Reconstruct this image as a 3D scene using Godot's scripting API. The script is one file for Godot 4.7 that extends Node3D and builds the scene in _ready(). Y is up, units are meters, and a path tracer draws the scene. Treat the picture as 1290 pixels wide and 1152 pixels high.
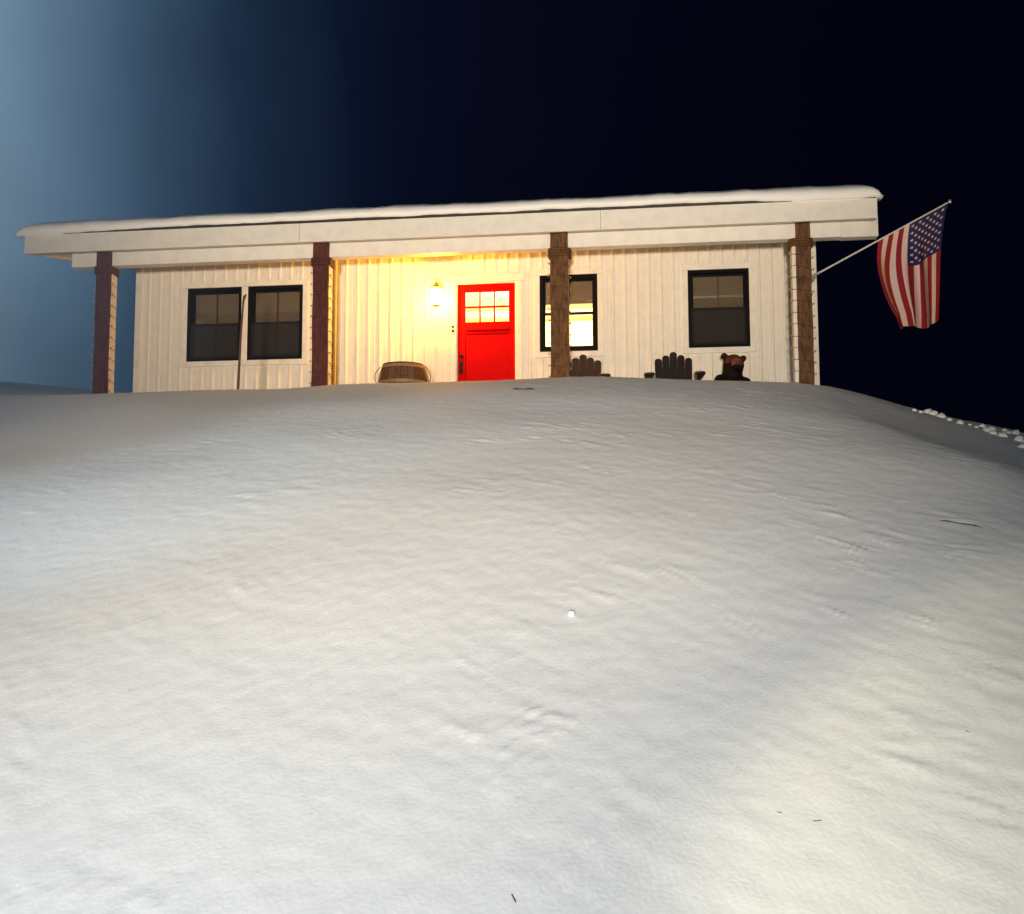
extends Node3D
# A white porch house on a snowy hilltop at night. x runs along the house front, z towards the viewer, y = 0 at the door sill.

var rng := RandomNumberGenerator.new()
var M := {}
var taken := {}
var box_meshes := {}
var noise_drift := FastNoiseLite.new()
var noise_streak := FastNoiseLite.new()
var noise_fine := FastNoiseLite.new()
var noise_lump := FastNoiseLite.new()
var crest_table := PackedFloat32Array()

const EYE := Vector3(2.542, -2.2516, 16.407)
const FOCAL := 1350.0          # in pixels of the 1290 x 1152 photograph
const CREST_Z := 2.7
const CREST := [[-60.0, -0.15], [-7.0, -0.15], [-6.0, -0.178], [-5.0, -0.175], [-4.0, -0.178], [-2.7, -0.160], [-1.6, -0.180], [-0.8, -0.139],
	[0.0, -0.129], [0.85, -0.117], [2.1, -0.116], [3.3, -0.171], [3.9, -0.202], [4.5, -0.26], [4.9, -0.332], [5.3, -0.484],
	[5.7, -0.596], [6.1, -0.705], [6.5, -0.76], [7.0, -0.93], [8.0, -1.35], [10.0, -2.1], [16.0, -3.2], [60.0, -3.5]]

# ------------------------------------------------------------------ helpers
func numbered(called: String) -> String:
	if not taken.has(called):
		taken[called] = 0
		return called
	taken[called] += 1
	return "%s_%03d" % [called, taken[called]]

func thing(called: String, label: String, category: String, at := Vector3.ZERO, group := "") -> Node3D:
	var o := Node3D.new()
	o.name = numbered(called)
	add_child(o)
	o.position = at
	tag(o, label, category, group)
	return o

func tag(o: Node, label: String, category: String, group := "") -> void:
	o.set_meta("label", label)
	o.set_meta("category", category)
	if group != "":
		o.set_meta("group", group)

func part(parent: Node, called: String, mesh: Mesh, mat: Material, at := Vector3.ZERO, turn := Vector3.ZERO) -> MeshInstance3D:
	var o := MeshInstance3D.new()
	o.name = called
	o.mesh = mesh
	o.material_override = mat
	o.position = at
	o.rotation = turn
	parent.add_child(o, true)
	return o

func box_mesh(size: Vector3) -> Mesh:
	var key := "%.4f %.4f %.4f" % [size.x, size.y, size.z]
	if not box_meshes.has(key):
		# a box with small chamfers along its edges
		var b := minf(0.004, minf(size.x, minf(size.y, size.z)) * 0.2)
		var st := SurfaceTool.new()
		st.begin(Mesh.PRIMITIVE_TRIANGLES)
		var h := size * 0.5
		var poly := [Vector2(-h.x + b, -h.y), Vector2(h.x - b, -h.y), Vector2(h.x, -h.y + b), Vector2(h.x, h.y - b), Vector2(h.x - b, h.y), Vector2(-h.x + b, h.y), Vector2(-h.x, h.y - b), Vector2(-h.x, -h.y + b)]
		var rings := []
		for k in [[-h.z, b], [-h.z + b, 0.0], [h.z - b, 0.0], [h.z, b]]:
			var ring := []
			for q in poly:
				ring.append(Vector3(signf(q.x) * maxf(absf(q.x) - k[1], 0), signf(q.y) * maxf(absf(q.y) - k[1], 0), k[0]))
			rings.append(ring)
		for i in 3:
			for j in 8:
				var j2 := (j + 1) % 8
				quad(st, rings[i][j], rings[i][j2], rings[i + 1][j2], rings[i + 1][j])
		for j in range(1, 7):
			tri(st, rings[3][0], rings[3][j], rings[3][j + 1])
			tri(st, rings[0][0], rings[0][j + 1], rings[0][j])
		st.generate_normals()
		box_meshes[key] = st.commit()
	return box_meshes[key]

func box(parent: Node, called: String, lo: Vector3, hi: Vector3, mat: Material) -> MeshInstance3D:
	return part(parent, called, box_mesh(hi - lo), mat, (lo + hi) * 0.5)

# corners given counter-clockwise as seen from outside
func tri(st: SurfaceTool, a: Vector3, b: Vector3, c: Vector3) -> void:
	st.set_smooth_group(-1)
	st.add_vertex(a); st.add_vertex(c); st.add_vertex(b)

func quad(st: SurfaceTool, a: Vector3, b: Vector3, c: Vector3, d: Vector3) -> void:
	tri(st, a, b, c)
	tri(st, a, c, d)

func raw_box(st: SurfaceTool, lo: Vector3, hi: Vector3) -> void:
	var a := Vector3(lo.x, lo.y, hi.z); var b := Vector3(hi.x, lo.y, hi.z); var c := Vector3(hi.x, hi.y, hi.z); var d := Vector3(lo.x, hi.y, hi.z)
	var e := Vector3(lo.x, lo.y, lo.z); var f := Vector3(hi.x, lo.y, lo.z); var g := Vector3(hi.x, hi.y, lo.z); var h := Vector3(lo.x, hi.y, lo.z)
	quad(st, a, b, c, d); quad(st, f, e, h, g); quad(st, b, f, g, c); quad(st, e, a, d, h); quad(st, d, c, g, h); quad(st, e, f, b, a)

func new_st() -> SurfaceTool:
	var st := SurfaceTool.new()
	st.begin(Mesh.PRIMITIVE_TRIANGLES)
	return st

func done(st: SurfaceTool) -> Mesh:
	st.generate_normals()
	return st.commit()

# a tube through points, radii per point
func tube(pts: Array, radii: Array, sides := 8, st_in: SurfaceTool = null) -> SurfaceTool:
	var st := st_in if st_in else new_st()
	var rings := []
	var side := Vector3.ZERO
	for i in pts.size():
		var t: Vector3 = (pts[mini(i + 1, pts.size() - 1)] - pts[maxi(i - 1, 0)]).normalized()
		if side == Vector3.ZERO:
			side = t.cross(Vector3.UP if absf(t.y) < 0.9 else Vector3.RIGHT).normalized()
		side = (side - t * side.dot(t)).normalized()
		var up := side.cross(t)
		var ring := []
		var r: float = radii[mini(i, radii.size() - 1)]
		for k in sides:
			var a := TAU * k / sides
			ring.append(pts[i] + (side * cos(a) + up * sin(a)) * r)
		rings.append(ring)
	for i in pts.size() - 1:
		for k in sides:
			var k2 := (k + 1) % sides
			st.set_smooth_group(1)
			smooth_quad(st, rings[i][k], rings[i + 1][k], rings[i + 1][k2], rings[i][k2])
	for k in range(1, sides - 1):
		tri(st, rings[0][0], rings[0][k], rings[0][k + 1])
		var e: Array = rings[-1]
		tri(st, e[0], e[k + 1], e[k])
	return st

func smooth_quad(st: SurfaceTool, a: Vector3, b: Vector3, c: Vector3, d: Vector3) -> void:
	st.set_smooth_group(1)
	for v in [a, c, b, a, d, c]:
		st.add_vertex(v)

# a lathe about y: profile is [radius, y] from bottom to top
func lathe(profile: Array, sides := 20, smooth := true) -> Mesh:
	var st := new_st()
	for i in profile.size() - 1:
		for k in sides:
			var a := TAU * k / sides
			var b := TAU * (k + 1) / sides
			var p0 := Vector3(cos(a) * profile[i][0], profile[i][1], -sin(a) * profile[i][0])
			var p1 := Vector3(cos(b) * profile[i][0], profile[i][1], -sin(b) * profile[i][0])
			var p2 := Vector3(cos(b) * profile[i + 1][0], profile[i + 1][1], -sin(b) * profile[i + 1][0])
			var p3 := Vector3(cos(a) * profile[i + 1][0], profile[i + 1][1], -sin(a) * profile[i + 1][0])
			if smooth:
				smooth_quad(st, p0, p1, p2, p3)
			else:
				quad(st, p0, p1, p2, p3)
	return done(st)

# where the photograph's pixel meets the plane z = depth
func ray_of(u: float, v: float) -> Vector3:
	var b := Basis.from_euler(Vector3(0.09168, 0.12969, -0.003), EULER_ORDER_YXZ)
	return b * Vector3((u - 645.0) / FOCAL, -(v - 576.0) / FOCAL, -1.0)

func on_z(u: float, v: float, z: float) -> Vector3:
	var d := ray_of(u, v)
	return EYE + d * ((z - EYE.z) / d.z)

func on_snow(u: float, v: float) -> Vector3:
	var d := ray_of(u, v).normalized()
	var s := 1.0
	while s < 30.0:
		var p := EYE + d * s
		if p.y < ground(p.x, p.z):
			return Vector3(p.x, ground(p.x, p.z), p.z)
		s += 0.01
	return EYE + d * 13.0

# ------------------------------------------------------------------ materials
func noise_tex(freq: float, seed_: int, ramp: Array, size := 512, octaves := 5, kind := FastNoiseLite.TYPE_SIMPLEX_SMOOTH) -> NoiseTexture2D:
	var n := FastNoiseLite.new()
	n.noise_type = kind
	n.frequency = freq
	n.seed = seed_
	n.fractal_octaves = octaves
	var t := NoiseTexture2D.new()
	t.width = size; t.height = size
	t.noise = n
	t.seamless = true
	var g := Gradient.new()
	g.offsets = PackedFloat32Array([0.0, 0.5, 1.0])
	g.colors = PackedColorArray(ramp)
	t.color_ramp = g
	return t

func bump_tex(freq: float, seed_: int, strength: float, size := 512, octaves := 5) -> NoiseTexture2D:
	var n := FastNoiseLite.new()
	n.frequency = freq
	n.seed = seed_
	n.fractal_octaves = octaves
	var t := NoiseTexture2D.new()
	t.width = size; t.height = size
	t.noise = n
	t.seamless = true
	t.as_normal_map = true
	t.bump_strength = strength
	return t

func lin(r: float, g: float, b: float) -> Color:
	return Color(r, g, b).linear_to_srgb()

func mat(color: Color, rough := 0.8, vary := 0.0, scale := 1.0, metal := 0.0, bump := 0.0) -> StandardMaterial3D:
	var m := StandardMaterial3D.new()
	m.albedo_color = color
	m.roughness = rough
	m.metallic = metal
	if vary > 0.0:
		var d := Color(1.0 - vary, 1.0 - vary, 1.0 - vary)
		var mid := Color(1.0 - vary * 0.35, 1.0 - vary * 0.35, 1.0 - vary * 0.35)
		m.albedo_texture = noise_tex(0.02, M.size() * 7 + 3, [d, mid, Color.WHITE], 256)
		m.uv1_triplanar = true
		m.uv1_world_triplanar = true
		m.uv1_scale = Vector3.ONE * scale
	if bump > 0.0:
		m.normal_enabled = true
		m.normal_texture = bump_tex(0.03, M.size() * 5 + 1, bump, 256)
		m.uv1_triplanar = true
		m.uv1_world_triplanar = true
		m.uv1_scale = Vector3.ONE * scale
	return m

func make_materials() -> void:
	M.snow = mat(lin(0.84, 0.865, 0.89), 0.75)
	M.snow.normal_enabled = true
	M.snow.normal_texture = bump_tex(0.045, 31, 5.0, 1024, 6)
	M.snow.normal_scale = 0.16
	M.snow.uv1_triplanar = true
	M.snow.uv1_world_triplanar = true
	M.snow.uv1_scale = Vector3.ONE * 0.9
	M.siding = mat(lin(0.80, 0.765, 0.70), 0.55, 0.05, 0.9, 0.0, 0.4)
	M.trim = mat(lin(0.81, 0.785, 0.73), 0.55, 0.08, 0.8)
	M.core = mat(lin(0.70, 0.66, 0.6), 0.8)
	M.fascia = mat(lin(0.78, 0.765, 0.73), 0.5, 0.05, 0.9, 0.0, 0.3)
	M.roof = mat(lin(0.03, 0.026, 0.024), 0.5)
	M.timber = mat(lin(0.17, 0.072, 0.018), 0.75, 0.55, 1.6, 0.0, 3.0)
	M.timber.uv1_scale = Vector3(3.5, 0.7, 3.5)
	M.timber_red = mat(lin(0.11, 0.020, 0.014), 0.75, 0.5, 1.6, 0.0, 3.0)
	M.timber_red.uv1_scale = Vector3(3.5, 0.7, 3.5)
	M.frame = mat(lin(0.006, 0.006, 0.008), 0.7)
	M.frame.metallic_specular = 0.2
	M.muntin = mat(lin(0.03, 0.026, 0.026), 0.5)
	M.shade = mat(lin(0.26, 0.20, 0.135), 0.9, 0.15, 3.0)
	M.shade.backlight_enabled = true
	M.shade.backlight = lin(0.16, 0.10, 0.05)
	M.screen = mat(Color(0.16, 0.16, 0.18, 0.40), 0.9)
	M.screen.transparency = BaseMaterial3D.TRANSPARENCY_ALPHA
	M.glass = mat(Color(0.1, 0.12, 0.13, 0.12), 0.03)
	M.glass.transparency = BaseMaterial3D.TRANSPARENCY_ALPHA
	M.red = mat(lin(0.50, 0.001, 0.002), 0.6, 0.08, 3.0)
	M.red.metallic_specular = 0.15
	M.metal_dark = mat(lin(0.02, 0.018, 0.016), 0.35, 0.0, 1.0, 0.6)
	M.brass = mat(lin(0.45, 0.30, 0.16), 0.4, 0.0, 1.0, 0.5)
	M.room = mat(lin(0.62, 0.57, 0.46), 0.9)
	M.floor = mat(lin(0.28, 0.18, 0.10), 0.5, 0.3, 1.0)
	M.shelf = mat(lin(0.50, 0.38, 0.10), 0.6)
	M.yellow = mat(lin(0.75, 0.52, 0.12), 0.8)
	M.deck = mat(lin(0.30, 0.22, 0.15), 0.8, 0.35, 1.4)
	M.stone = mat(lin(0.32, 0.31, 0.30), 0.9, 0.3, 1.0)
	M.chair_brown = mat(lin(0.050, 0.028, 0.020), 0.6, 0.4, 4.0)
	M.chair_dark = mat(lin(0.018, 0.013, 0.015), 0.5, 0.4, 4.0)
	M.stave = mat(lin(0.14, 0.065, 0.03), 0.7, 0.5, 4.0, 0.0, 2.0)
	M.stave_pale = mat(lin(0.20, 0.10, 0.05), 0.7, 0.5, 4.0, 0.0, 2.0)
	M.hoop = mat(lin(0.42, 0.32, 0.2), 0.45, 0.3, 5.0, 0.5)
	M.rope = mat(lin(0.10, 0.07, 0.04), 0.9)
	M.wire = mat(lin(0.05, 0.022, 0.012), 0.7)
	M.bulb = mat(lin(0.55, 0.22, 0.16), 0.3)
	M.stick = mat(lin(0.13, 0.05, 0.035), 0.8, 0.4, 8.0)
	M.pole = mat(lin(0.62, 0.60, 0.58), 0.35)
	M.silver = mat(lin(0.7, 0.7, 0.72), 0.25, 0.0, 1.0, 0.7)
	M.white = mat(lin(0.8, 0.8, 0.8), 0.4)
	M.twig = mat(lin(0.03, 0.022, 0.016), 0.9)
	M.grey_pole = mat(lin(0.2, 0.2, 0.2), 0.6)
	M.fur = mat(Color.WHITE, 0.7, 0.35, 6.0, 0.0, 2.0)
	M.fur.vertex_color_use_as_albedo = true
	M.fur.metallic_specular = 0.2

func glow(c: Color, energy: float) -> StandardMaterial3D:
	var m := StandardMaterial3D.new()
	m.albedo_color = Color(0.9, 0.88, 0.8)
	m.emission_enabled = true
	m.emission = c
	m.emission_energy_multiplier = energy
	return m

# ------------------------------------------------------------------ the snow
func build_crest_table() -> void:
	var raw := PackedFloat32Array()
	for i in 1201:
		var x := -60.0 + i * 0.1
		var y := -3.5
		for k in CREST.size() - 1:
			if x >= CREST[k][0] and x <= CREST[k + 1][0]:
				y = lerpf(CREST[k][1], CREST[k + 1][1], (x - CREST[k][0]) / (CREST[k + 1][0] - CREST[k][0]))
				break
		raw.append(y)
	for i in 1201:
		var s := 0.0
		for j in range(-3, 4):
			s += raw[clampi(i + j, 0, 1200)]
		crest_table.append(s / 7.0)

func crest(x: float) -> float:
	var f := clampf((x + 60.0) * 10.0, 0.0, 1199.0)
	var i := int(f)
	return lerpf(crest_table[i], crest_table[i + 1], f - i)

func bump(x: float, z: float, cx: float, cz: float, rx: float, rz: float) -> float:
	var a := (x - cx) / rx
	var b := (z - cz) / rz
	return exp(-(a * a + b * b))

func ground_smooth(x: float, z: float) -> float:
	var q := z - CREST_Z
	var s := smoothstep(2.0, 5.0, x)
	var xs := x + s * 0.25 * maxf(q - 1.1, 0.0) * (1.0 - smoothstep(3.0, 7.0, q))
	var y := crest(xs)
	if q > 0.0:
		y -= 0.38 * (sqrt(q * q + 16.0) - 4.0)
		if z > 17.0:                                     # the slope runs out on the flat behind the viewer
			var t := z - 17.0
			y += 0.365 * t - 0.365 * 6.0 * (1.0 - exp(-t / 6.0))
	else:
		y -= 0.35 * smoothstep(0.0, 0.9, -q)
	# a low bank of snow far beyond the left end of the house
	y += 1.88 * bump(x, z, -16.0, -2.0, 14.0, 1.6) * (1.0 - smoothstep(-7.0, -5.95, x))
	return y

func ground(x: float, z: float) -> float:
	var y := ground_smooth(x, z)
	var far := clampf((absf(x) - 12.0) / 20.0, 0.0, 1.0)
	var front := smoothstep(1.9, 2.8, z)
	var amp := front * (1.0 - far)
	if amp > 0.0:
		# wind-packed streaks that run down the slope to the right
		var a := (x + z * 0.75) * 0.8
		var b := (x * 0.75 - z) * 0.8
		var wob := noise_drift.get_noise_2d(x * 0.9, z * 0.9)
		var streak := noise_streak.get_noise_2d(a * 1.1, b * 8.0 + wob * 3.0)
		var ridge := maxf(0.0, 1.0 - absf(streak) * 3.2)
		var patch := smoothstep(-0.15, 0.45, noise_drift.get_noise_2d(x * 1.7 + 40.0, z * 1.7 - 11.0))
		patch *= 0.25 + smoothstep(-0.1, 0.35, noise_streak.get_noise_2d(x * 2.6 + 7.0, z * 2.6))
		var right := 0.45 + 0.55 * smoothstep(-3.0, 4.0, x)
		y += amp * (0.028 * noise_drift.get_noise_2d(x * 0.75, z * 0.75)
			+ 0.0056 * ridge * ridge * patch * right
			+ 0.003 * noise_streak.get_noise_2d(a * 3.0 + 9.0, b * 5.0) * right
			+ 0.0018 * noise_fine.get_noise_2d(x * 1.2, z))
	return y

func axis(dense_lo: float, dense_hi: float, step: float, lo: float, hi: float) -> PackedFloat32Array:
	var right := PackedFloat32Array()
	var v := dense_lo
	while v < dense_hi:
		right.append(v)
		v += step
	var s := step
	while v < hi:
		right.append(v)
		s = minf(s * 1.25, 12.0)
		v += s
	right.append(hi)
	var left := PackedFloat32Array()
	v = dense_lo
	s = step
	while v > lo:
		s = minf(s * 1.25, 12.0)
		v -= s
		left.append(maxf(v, lo))
	left.reverse()
	left.append_array(right)
	return left

func build_snow() -> void:
	var xs := axis(-7.2, 8.0, 0.024, -240.0, 240.0)
	var zs := axis(2.2, 14.6, 0.024, -260.0, 120.0)
	var nx := xs.size()
	var nz := zs.size()
	var v := PackedVector3Array()
	var n := PackedVector3Array()
	v.resize(nx * nz)
	n.resize(nx * nz)
	for j in nz:
		for i in nx:
			v[j * nx + i] = Vector3(xs[i], ground(xs[i], zs[j]), zs[j])
	for j in nz:
		for i in nx:
			var a := v[j * nx + mini(i + 1, nx - 1)] - v[j * nx + maxi(i - 1, 0)]
			var b := v[mini(j + 1, nz - 1) * nx + i] - v[maxi(j - 1, 0) * nx + i]
			n[j * nx + i] = b.cross(a).normalized()
	var idx := PackedInt32Array()
	idx.resize((nx - 1) * (nz - 1) * 6)
	var k := 0
	for j in nz - 1:
		for i in nx - 1:
			var p := j * nx + i
			idx[k] = p; idx[k + 1] = p + 1; idx[k + 2] = p + nx
			idx[k + 3] = p + 1; idx[k + 4] = p + nx + 1; idx[k + 5] = p + nx
			k += 6
	var arr := []
	arr.resize(Mesh.ARRAY_MAX)
	arr[Mesh.ARRAY_VERTEX] = v
	arr[Mesh.ARRAY_NORMAL] = n
	arr[Mesh.ARRAY_INDEX] = idx
	var m := ArrayMesh.new()
	m.add_surface_from_arrays(Mesh.PRIMITIVE_TRIANGLES, arr)
	var o := part(self, "snow_ground", m, M.snow)
	o.set_meta("kind", "structure")
	o.set_meta("label", "wind-packed snow covering the slope below the house")

# ------------------------------------------------------------------ the house
const WALL_L := -5.82
const WALL_R := 5.05
const WIN_T := 2.113
const WIN_B := 0.9
const OPENINGS := [[-4.935, -4.015, 0.9, 2.113], [-3.907, -2.988, 0.9, 2.113], [0.851, 1.751, 0.9, 2.113], [3.141, 4.063, 0.9, 2.113], [-0.475, 0.475, -0.02, 2.045]]

func siding_strip(x0: float, xa: float, xb: float, h: float) -> Mesh:
	# one metal panel: a raised rib, then a flat with a faint stiffening line; x relative to the panel's left edge x0
	var prof := [[0.0, 0.0], [0.014, 0.015], [0.040, 0.015], [0.056, 0.0], [0.115, 0.0], [0.119, 0.004], [0.127, 0.004], [0.131, 0.0], [0.1853, 0.0]]
	var pts := []
	for i in prof.size() - 1:
		var a: Array = prof[i]
		var b: Array = prof[i + 1]
		var lo := maxf(a[0], xa - x0)
		var hi := minf(b[0], xb - x0)
		if hi > lo + 1e-5:
			var t0: float = (lo - a[0]) / (b[0] - a[0])
			var t1: float = (hi - a[0]) / (b[0] - a[0])
			if pts.is_empty():
				pts.append(Vector2(lo, lerpf(a[1], b[1], t0)))
			pts.append(Vector2(hi, lerpf(a[1], b[1], t1)))
	var st := new_st()
	for i in pts.size() - 1:
		quad(st, Vector3(pts[i].x, 0, pts[i].y), Vector3(pts[i + 1].x, 0, pts[i + 1].y), Vector3(pts[i + 1].x, h, pts[i + 1].y), Vector3(pts[i].x, h, pts[i].y))
	return done(st)

func build_house() -> Node3D:
	var house := thing("porch_house", "low white metal-sided house with a red door and a front porch", "house", Vector3(0, -0.6, 0))
	# everything below is written in world coordinates, so an offset group is not needed: parts are moved up by 0.6
	var top := 2.60
	var wall_st := new_st()
	var xs := [WALL_L, WALL_R]
	for o in OPENINGS:
		xs.append(o[0]); xs.append(o[1])
	xs.sort()
	for i in xs.size() - 1:
		var spans := [[-0.6, top]]
		for o in OPENINGS:
			if xs[i] >= o[0] - 1e-4 and xs[i + 1] <= o[1] + 1e-4:
				spans = [[-0.6, o[2]], [o[3], top]]
		for s in spans:
			raw_box(wall_st, Vector3(xs[i], s[0] + 0.6, -0.14), Vector3(xs[i + 1], s[1] + 0.6, -0.004))
	var wall := part(house, "front_wall", done(wall_st), M.core)
	# the ribbed panels
	var cache := {}
	var pitch := 0.1853
	var n := int(ceil((WALL_R - WALL_L) / pitch))
	for i in n:
		var x0 := WALL_L + i * pitch
		var x1 := minf(x0 + pitch, WALL_R)
		var cuts := [x0, x1]
		for o in OPENINGS:
			for e in [o[0], o[1]]:
				if e > x0 + 0.004 and e < x1 - 0.004:
					cuts.append(e)
		cuts.sort()
		for c in cuts.size() - 1:
			var spans := [[-0.3, top]]
			var midx: float = (cuts[c] + cuts[c + 1]) * 0.5
			for o in OPENINGS:
				if midx > o[0] and midx < o[1]:
					spans = [[o[3], top]] if o[2] < 0.0 else [[-0.3, o[2]], [o[3], top]]
			for s in spans:
				var key := "%.3f %.3f %.3f" % [cuts[c] - x0, cuts[c + 1] - x0, s[1] - s[0]]
				if not cache.has(key):
					cache[key] = siding_strip(x0, cuts[c], cuts[c + 1], s[1] - s[0])
				part(wall, "siding_panel", cache[key], M.siding, Vector3(x0, s[0] + 0.6, 0.0))
	# the other walls, the gables and the foundation
	var shell := new_st()
	raw_box(shell, Vector3(WALL_L, 0.0, -7.0), Vector3(WALL_L + 0.14, top + 0.6, -0.142))
	part(house, "side_wall", done(shell), M.siding)
	shell = new_st()
	raw_box(shell, Vector3(WALL_R - 0.14, 0.0, -7.0), Vector3(WALL_R, top + 0.6, -0.142))
	part(house, "side_wall", done(shell), M.siding)
	box(house, "back_wall", Vector3(WALL_L + 0.142, 0.0, -7.0), Vector3(WALL_R - 0.142, top + 0.6, -6.86), M.siding)
	box(house, "foundation", Vector3(WALL_L + 0.03, -0.6, -6.95), Vector3(WALL_R - 0.03, 0.59, -0.15), M.stone)
	for gx in [WALL_L, WALL_R - 0.12]:
		var g := new_st()
		var p := [Vector2(-7.0, top + 0.602), Vector2(0.0, top + 0.602), Vector2(0.0, 3.4), Vector2(-3.2, 4.03), Vector2(-7.0, 3.4)]
		for k in range(1, 4):
			tri(g, Vector3(gx, p[0].y, p[0].x), Vector3(gx, p[k].y, p[k].x), Vector3(gx, p[k + 1].y, p[k + 1].x))
			tri(g, Vector3(gx + 0.12, p[0].y, p[0].x), Vector3(gx + 0.12, p[k + 1].y, p[k + 1].x), Vector3(gx + 0.12, p[k].y, p[k].x))
		part(house, "gable", done(g), M.siding)
	# corner boards
	box(house, "corner_board", Vector3(WALL_L - 0.02, 0.3, -0.10), Vector3(WALL_L + 0.09, 3.13, 0.034), M.trim)
	box(house, "corner_board", Vector3(WALL_R - 0.09, 0.3, -0.10), Vector3(WALL_R + 0.02, 3.13, 0.034), M.trim)
	build_roof(house)
	build_porch(house)
	build_windows(house)
	build_door(house)
	build_rooms(house)
	return house

func build_roof(house: Node3D) -> void:
	var y0 := 0.6
	# two sloping slabs; over the porch the eave runs out past both side walls
	var holder := MeshInstance3D.new()
	var roof := holder
	var whole := new_st()
	for piece in [[-6.60, 5.57, 1.925, -0.4], [WALL_L - 0.12, WALL_R + 0.12, -0.4, -3.2], [WALL_L - 0.12, WALL_R + 0.12, -3.2, -8.3]]:
		var xl: float = piece[0]
		var xr: float = piece[1]
		var za: float = piece[2]
		var zb: float = piece[3]
		var ya := 2.50 + y0 + (1.925 - za) * 0.199 if za >= -3.2 else 3.52 + y0
		var yb := 2.50 + y0 + (1.925 - zb) * 0.199 if zb >= -3.2 else 2.50 + y0
		var lo := [Vector3(xl, ya - 0.08, za), Vector3(xr, ya - 0.08, za), Vector3(xr, yb - 0.08, zb), Vector3(xl, yb - 0.08, zb)]
		var hi := [Vector3(xl, ya, za), Vector3(xr, ya, za), Vector3(xr, yb, zb), Vector3(xl, yb, zb)]
		quad(whole, hi[0], hi[1], hi[2], hi[3])
		quad(whole, lo[3], lo[2], lo[1], lo[0])
		for k in 4:
			if (k == 0 and za < 1.9) or (k == 2 and zb < -0.5 and zb > -8.0):
				continue
			quad(whole, lo[k], lo[(k + 1) % 4], hi[(k + 1) % 4], hi[k])
	roof.name = "roof"
	roof.mesh = done(whole)
	roof.material_override = M.roof
	house.add_child(roof, true)
	# the fascia is made of three boards with fine joints
	for s in [[-6.615, -2.402], [-2.398, 1.898], [1.902, 5.585]]:
		box(roof, "fascia_board", Vector3(s[0], 2.215 + y0, 1.927), Vector3(s[1], 2.492 + y0, 1.965), M.fascia)
	box(roof, "drip_edge", Vector3(-6.60, 2.494 + y0, 1.927), Vector3(5.57, 2.538 + y0, 1.976), M.roof)
	box(roof, "soffit", Vector3(-6.60, 2.30 + y0, 1.60), Vector3(5.57, 2.32 + y0, 1.925), M.fascia)
	for x in [-6.615, 5.547]:                                   # rake boards up the two gable ends
		var r := new_st()
		var p := [Vector2(1.92, 2.22 + y0), Vector2(-0.4, 2.68 + y0), Vector2(-0.4, 2.945 + y0), Vector2(1.92, 2.485 + y0)]
		quad(r, Vector3(x + 0.038, p[0].y, p[0].x), Vector3(x + 0.038, p[1].y, p[1].x), Vector3(x + 0.038, p[2].y, p[2].x), Vector3(x + 0.038, p[3].y, p[3].x))
		quad(r, Vector3(x, p[0].y, p[0].x), Vector3(x, p[3].y, p[3].x), Vector3(x, p[2].y, p[2].x), Vector3(x, p[1].y, p[1].x))
		quad(r, Vector3(x, p[0].y, p[0].x), Vector3(x, p[1].y, p[1].x), Vector3(x + 0.038, p[1].y, p[1].x), Vector3(x + 0.038, p[0].y, p[0].x))
		part(roof, "rake_board", done(r), M.fascia)

const POSTS := [
	{"core": [-5.65, -5.437], "wood": [-5.65, -5.437], "red": 1},
	{"core": [-2.297, -2.075], "wood": [-2.297, -2.075], "red": 1},
	{"core": [1.172, 1.414], "wood": [1.172, 1.414], "red": 0},
	{"core": [4.506, 4.75], "wood": [4.562, 4.75], "red": 0}]

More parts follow.
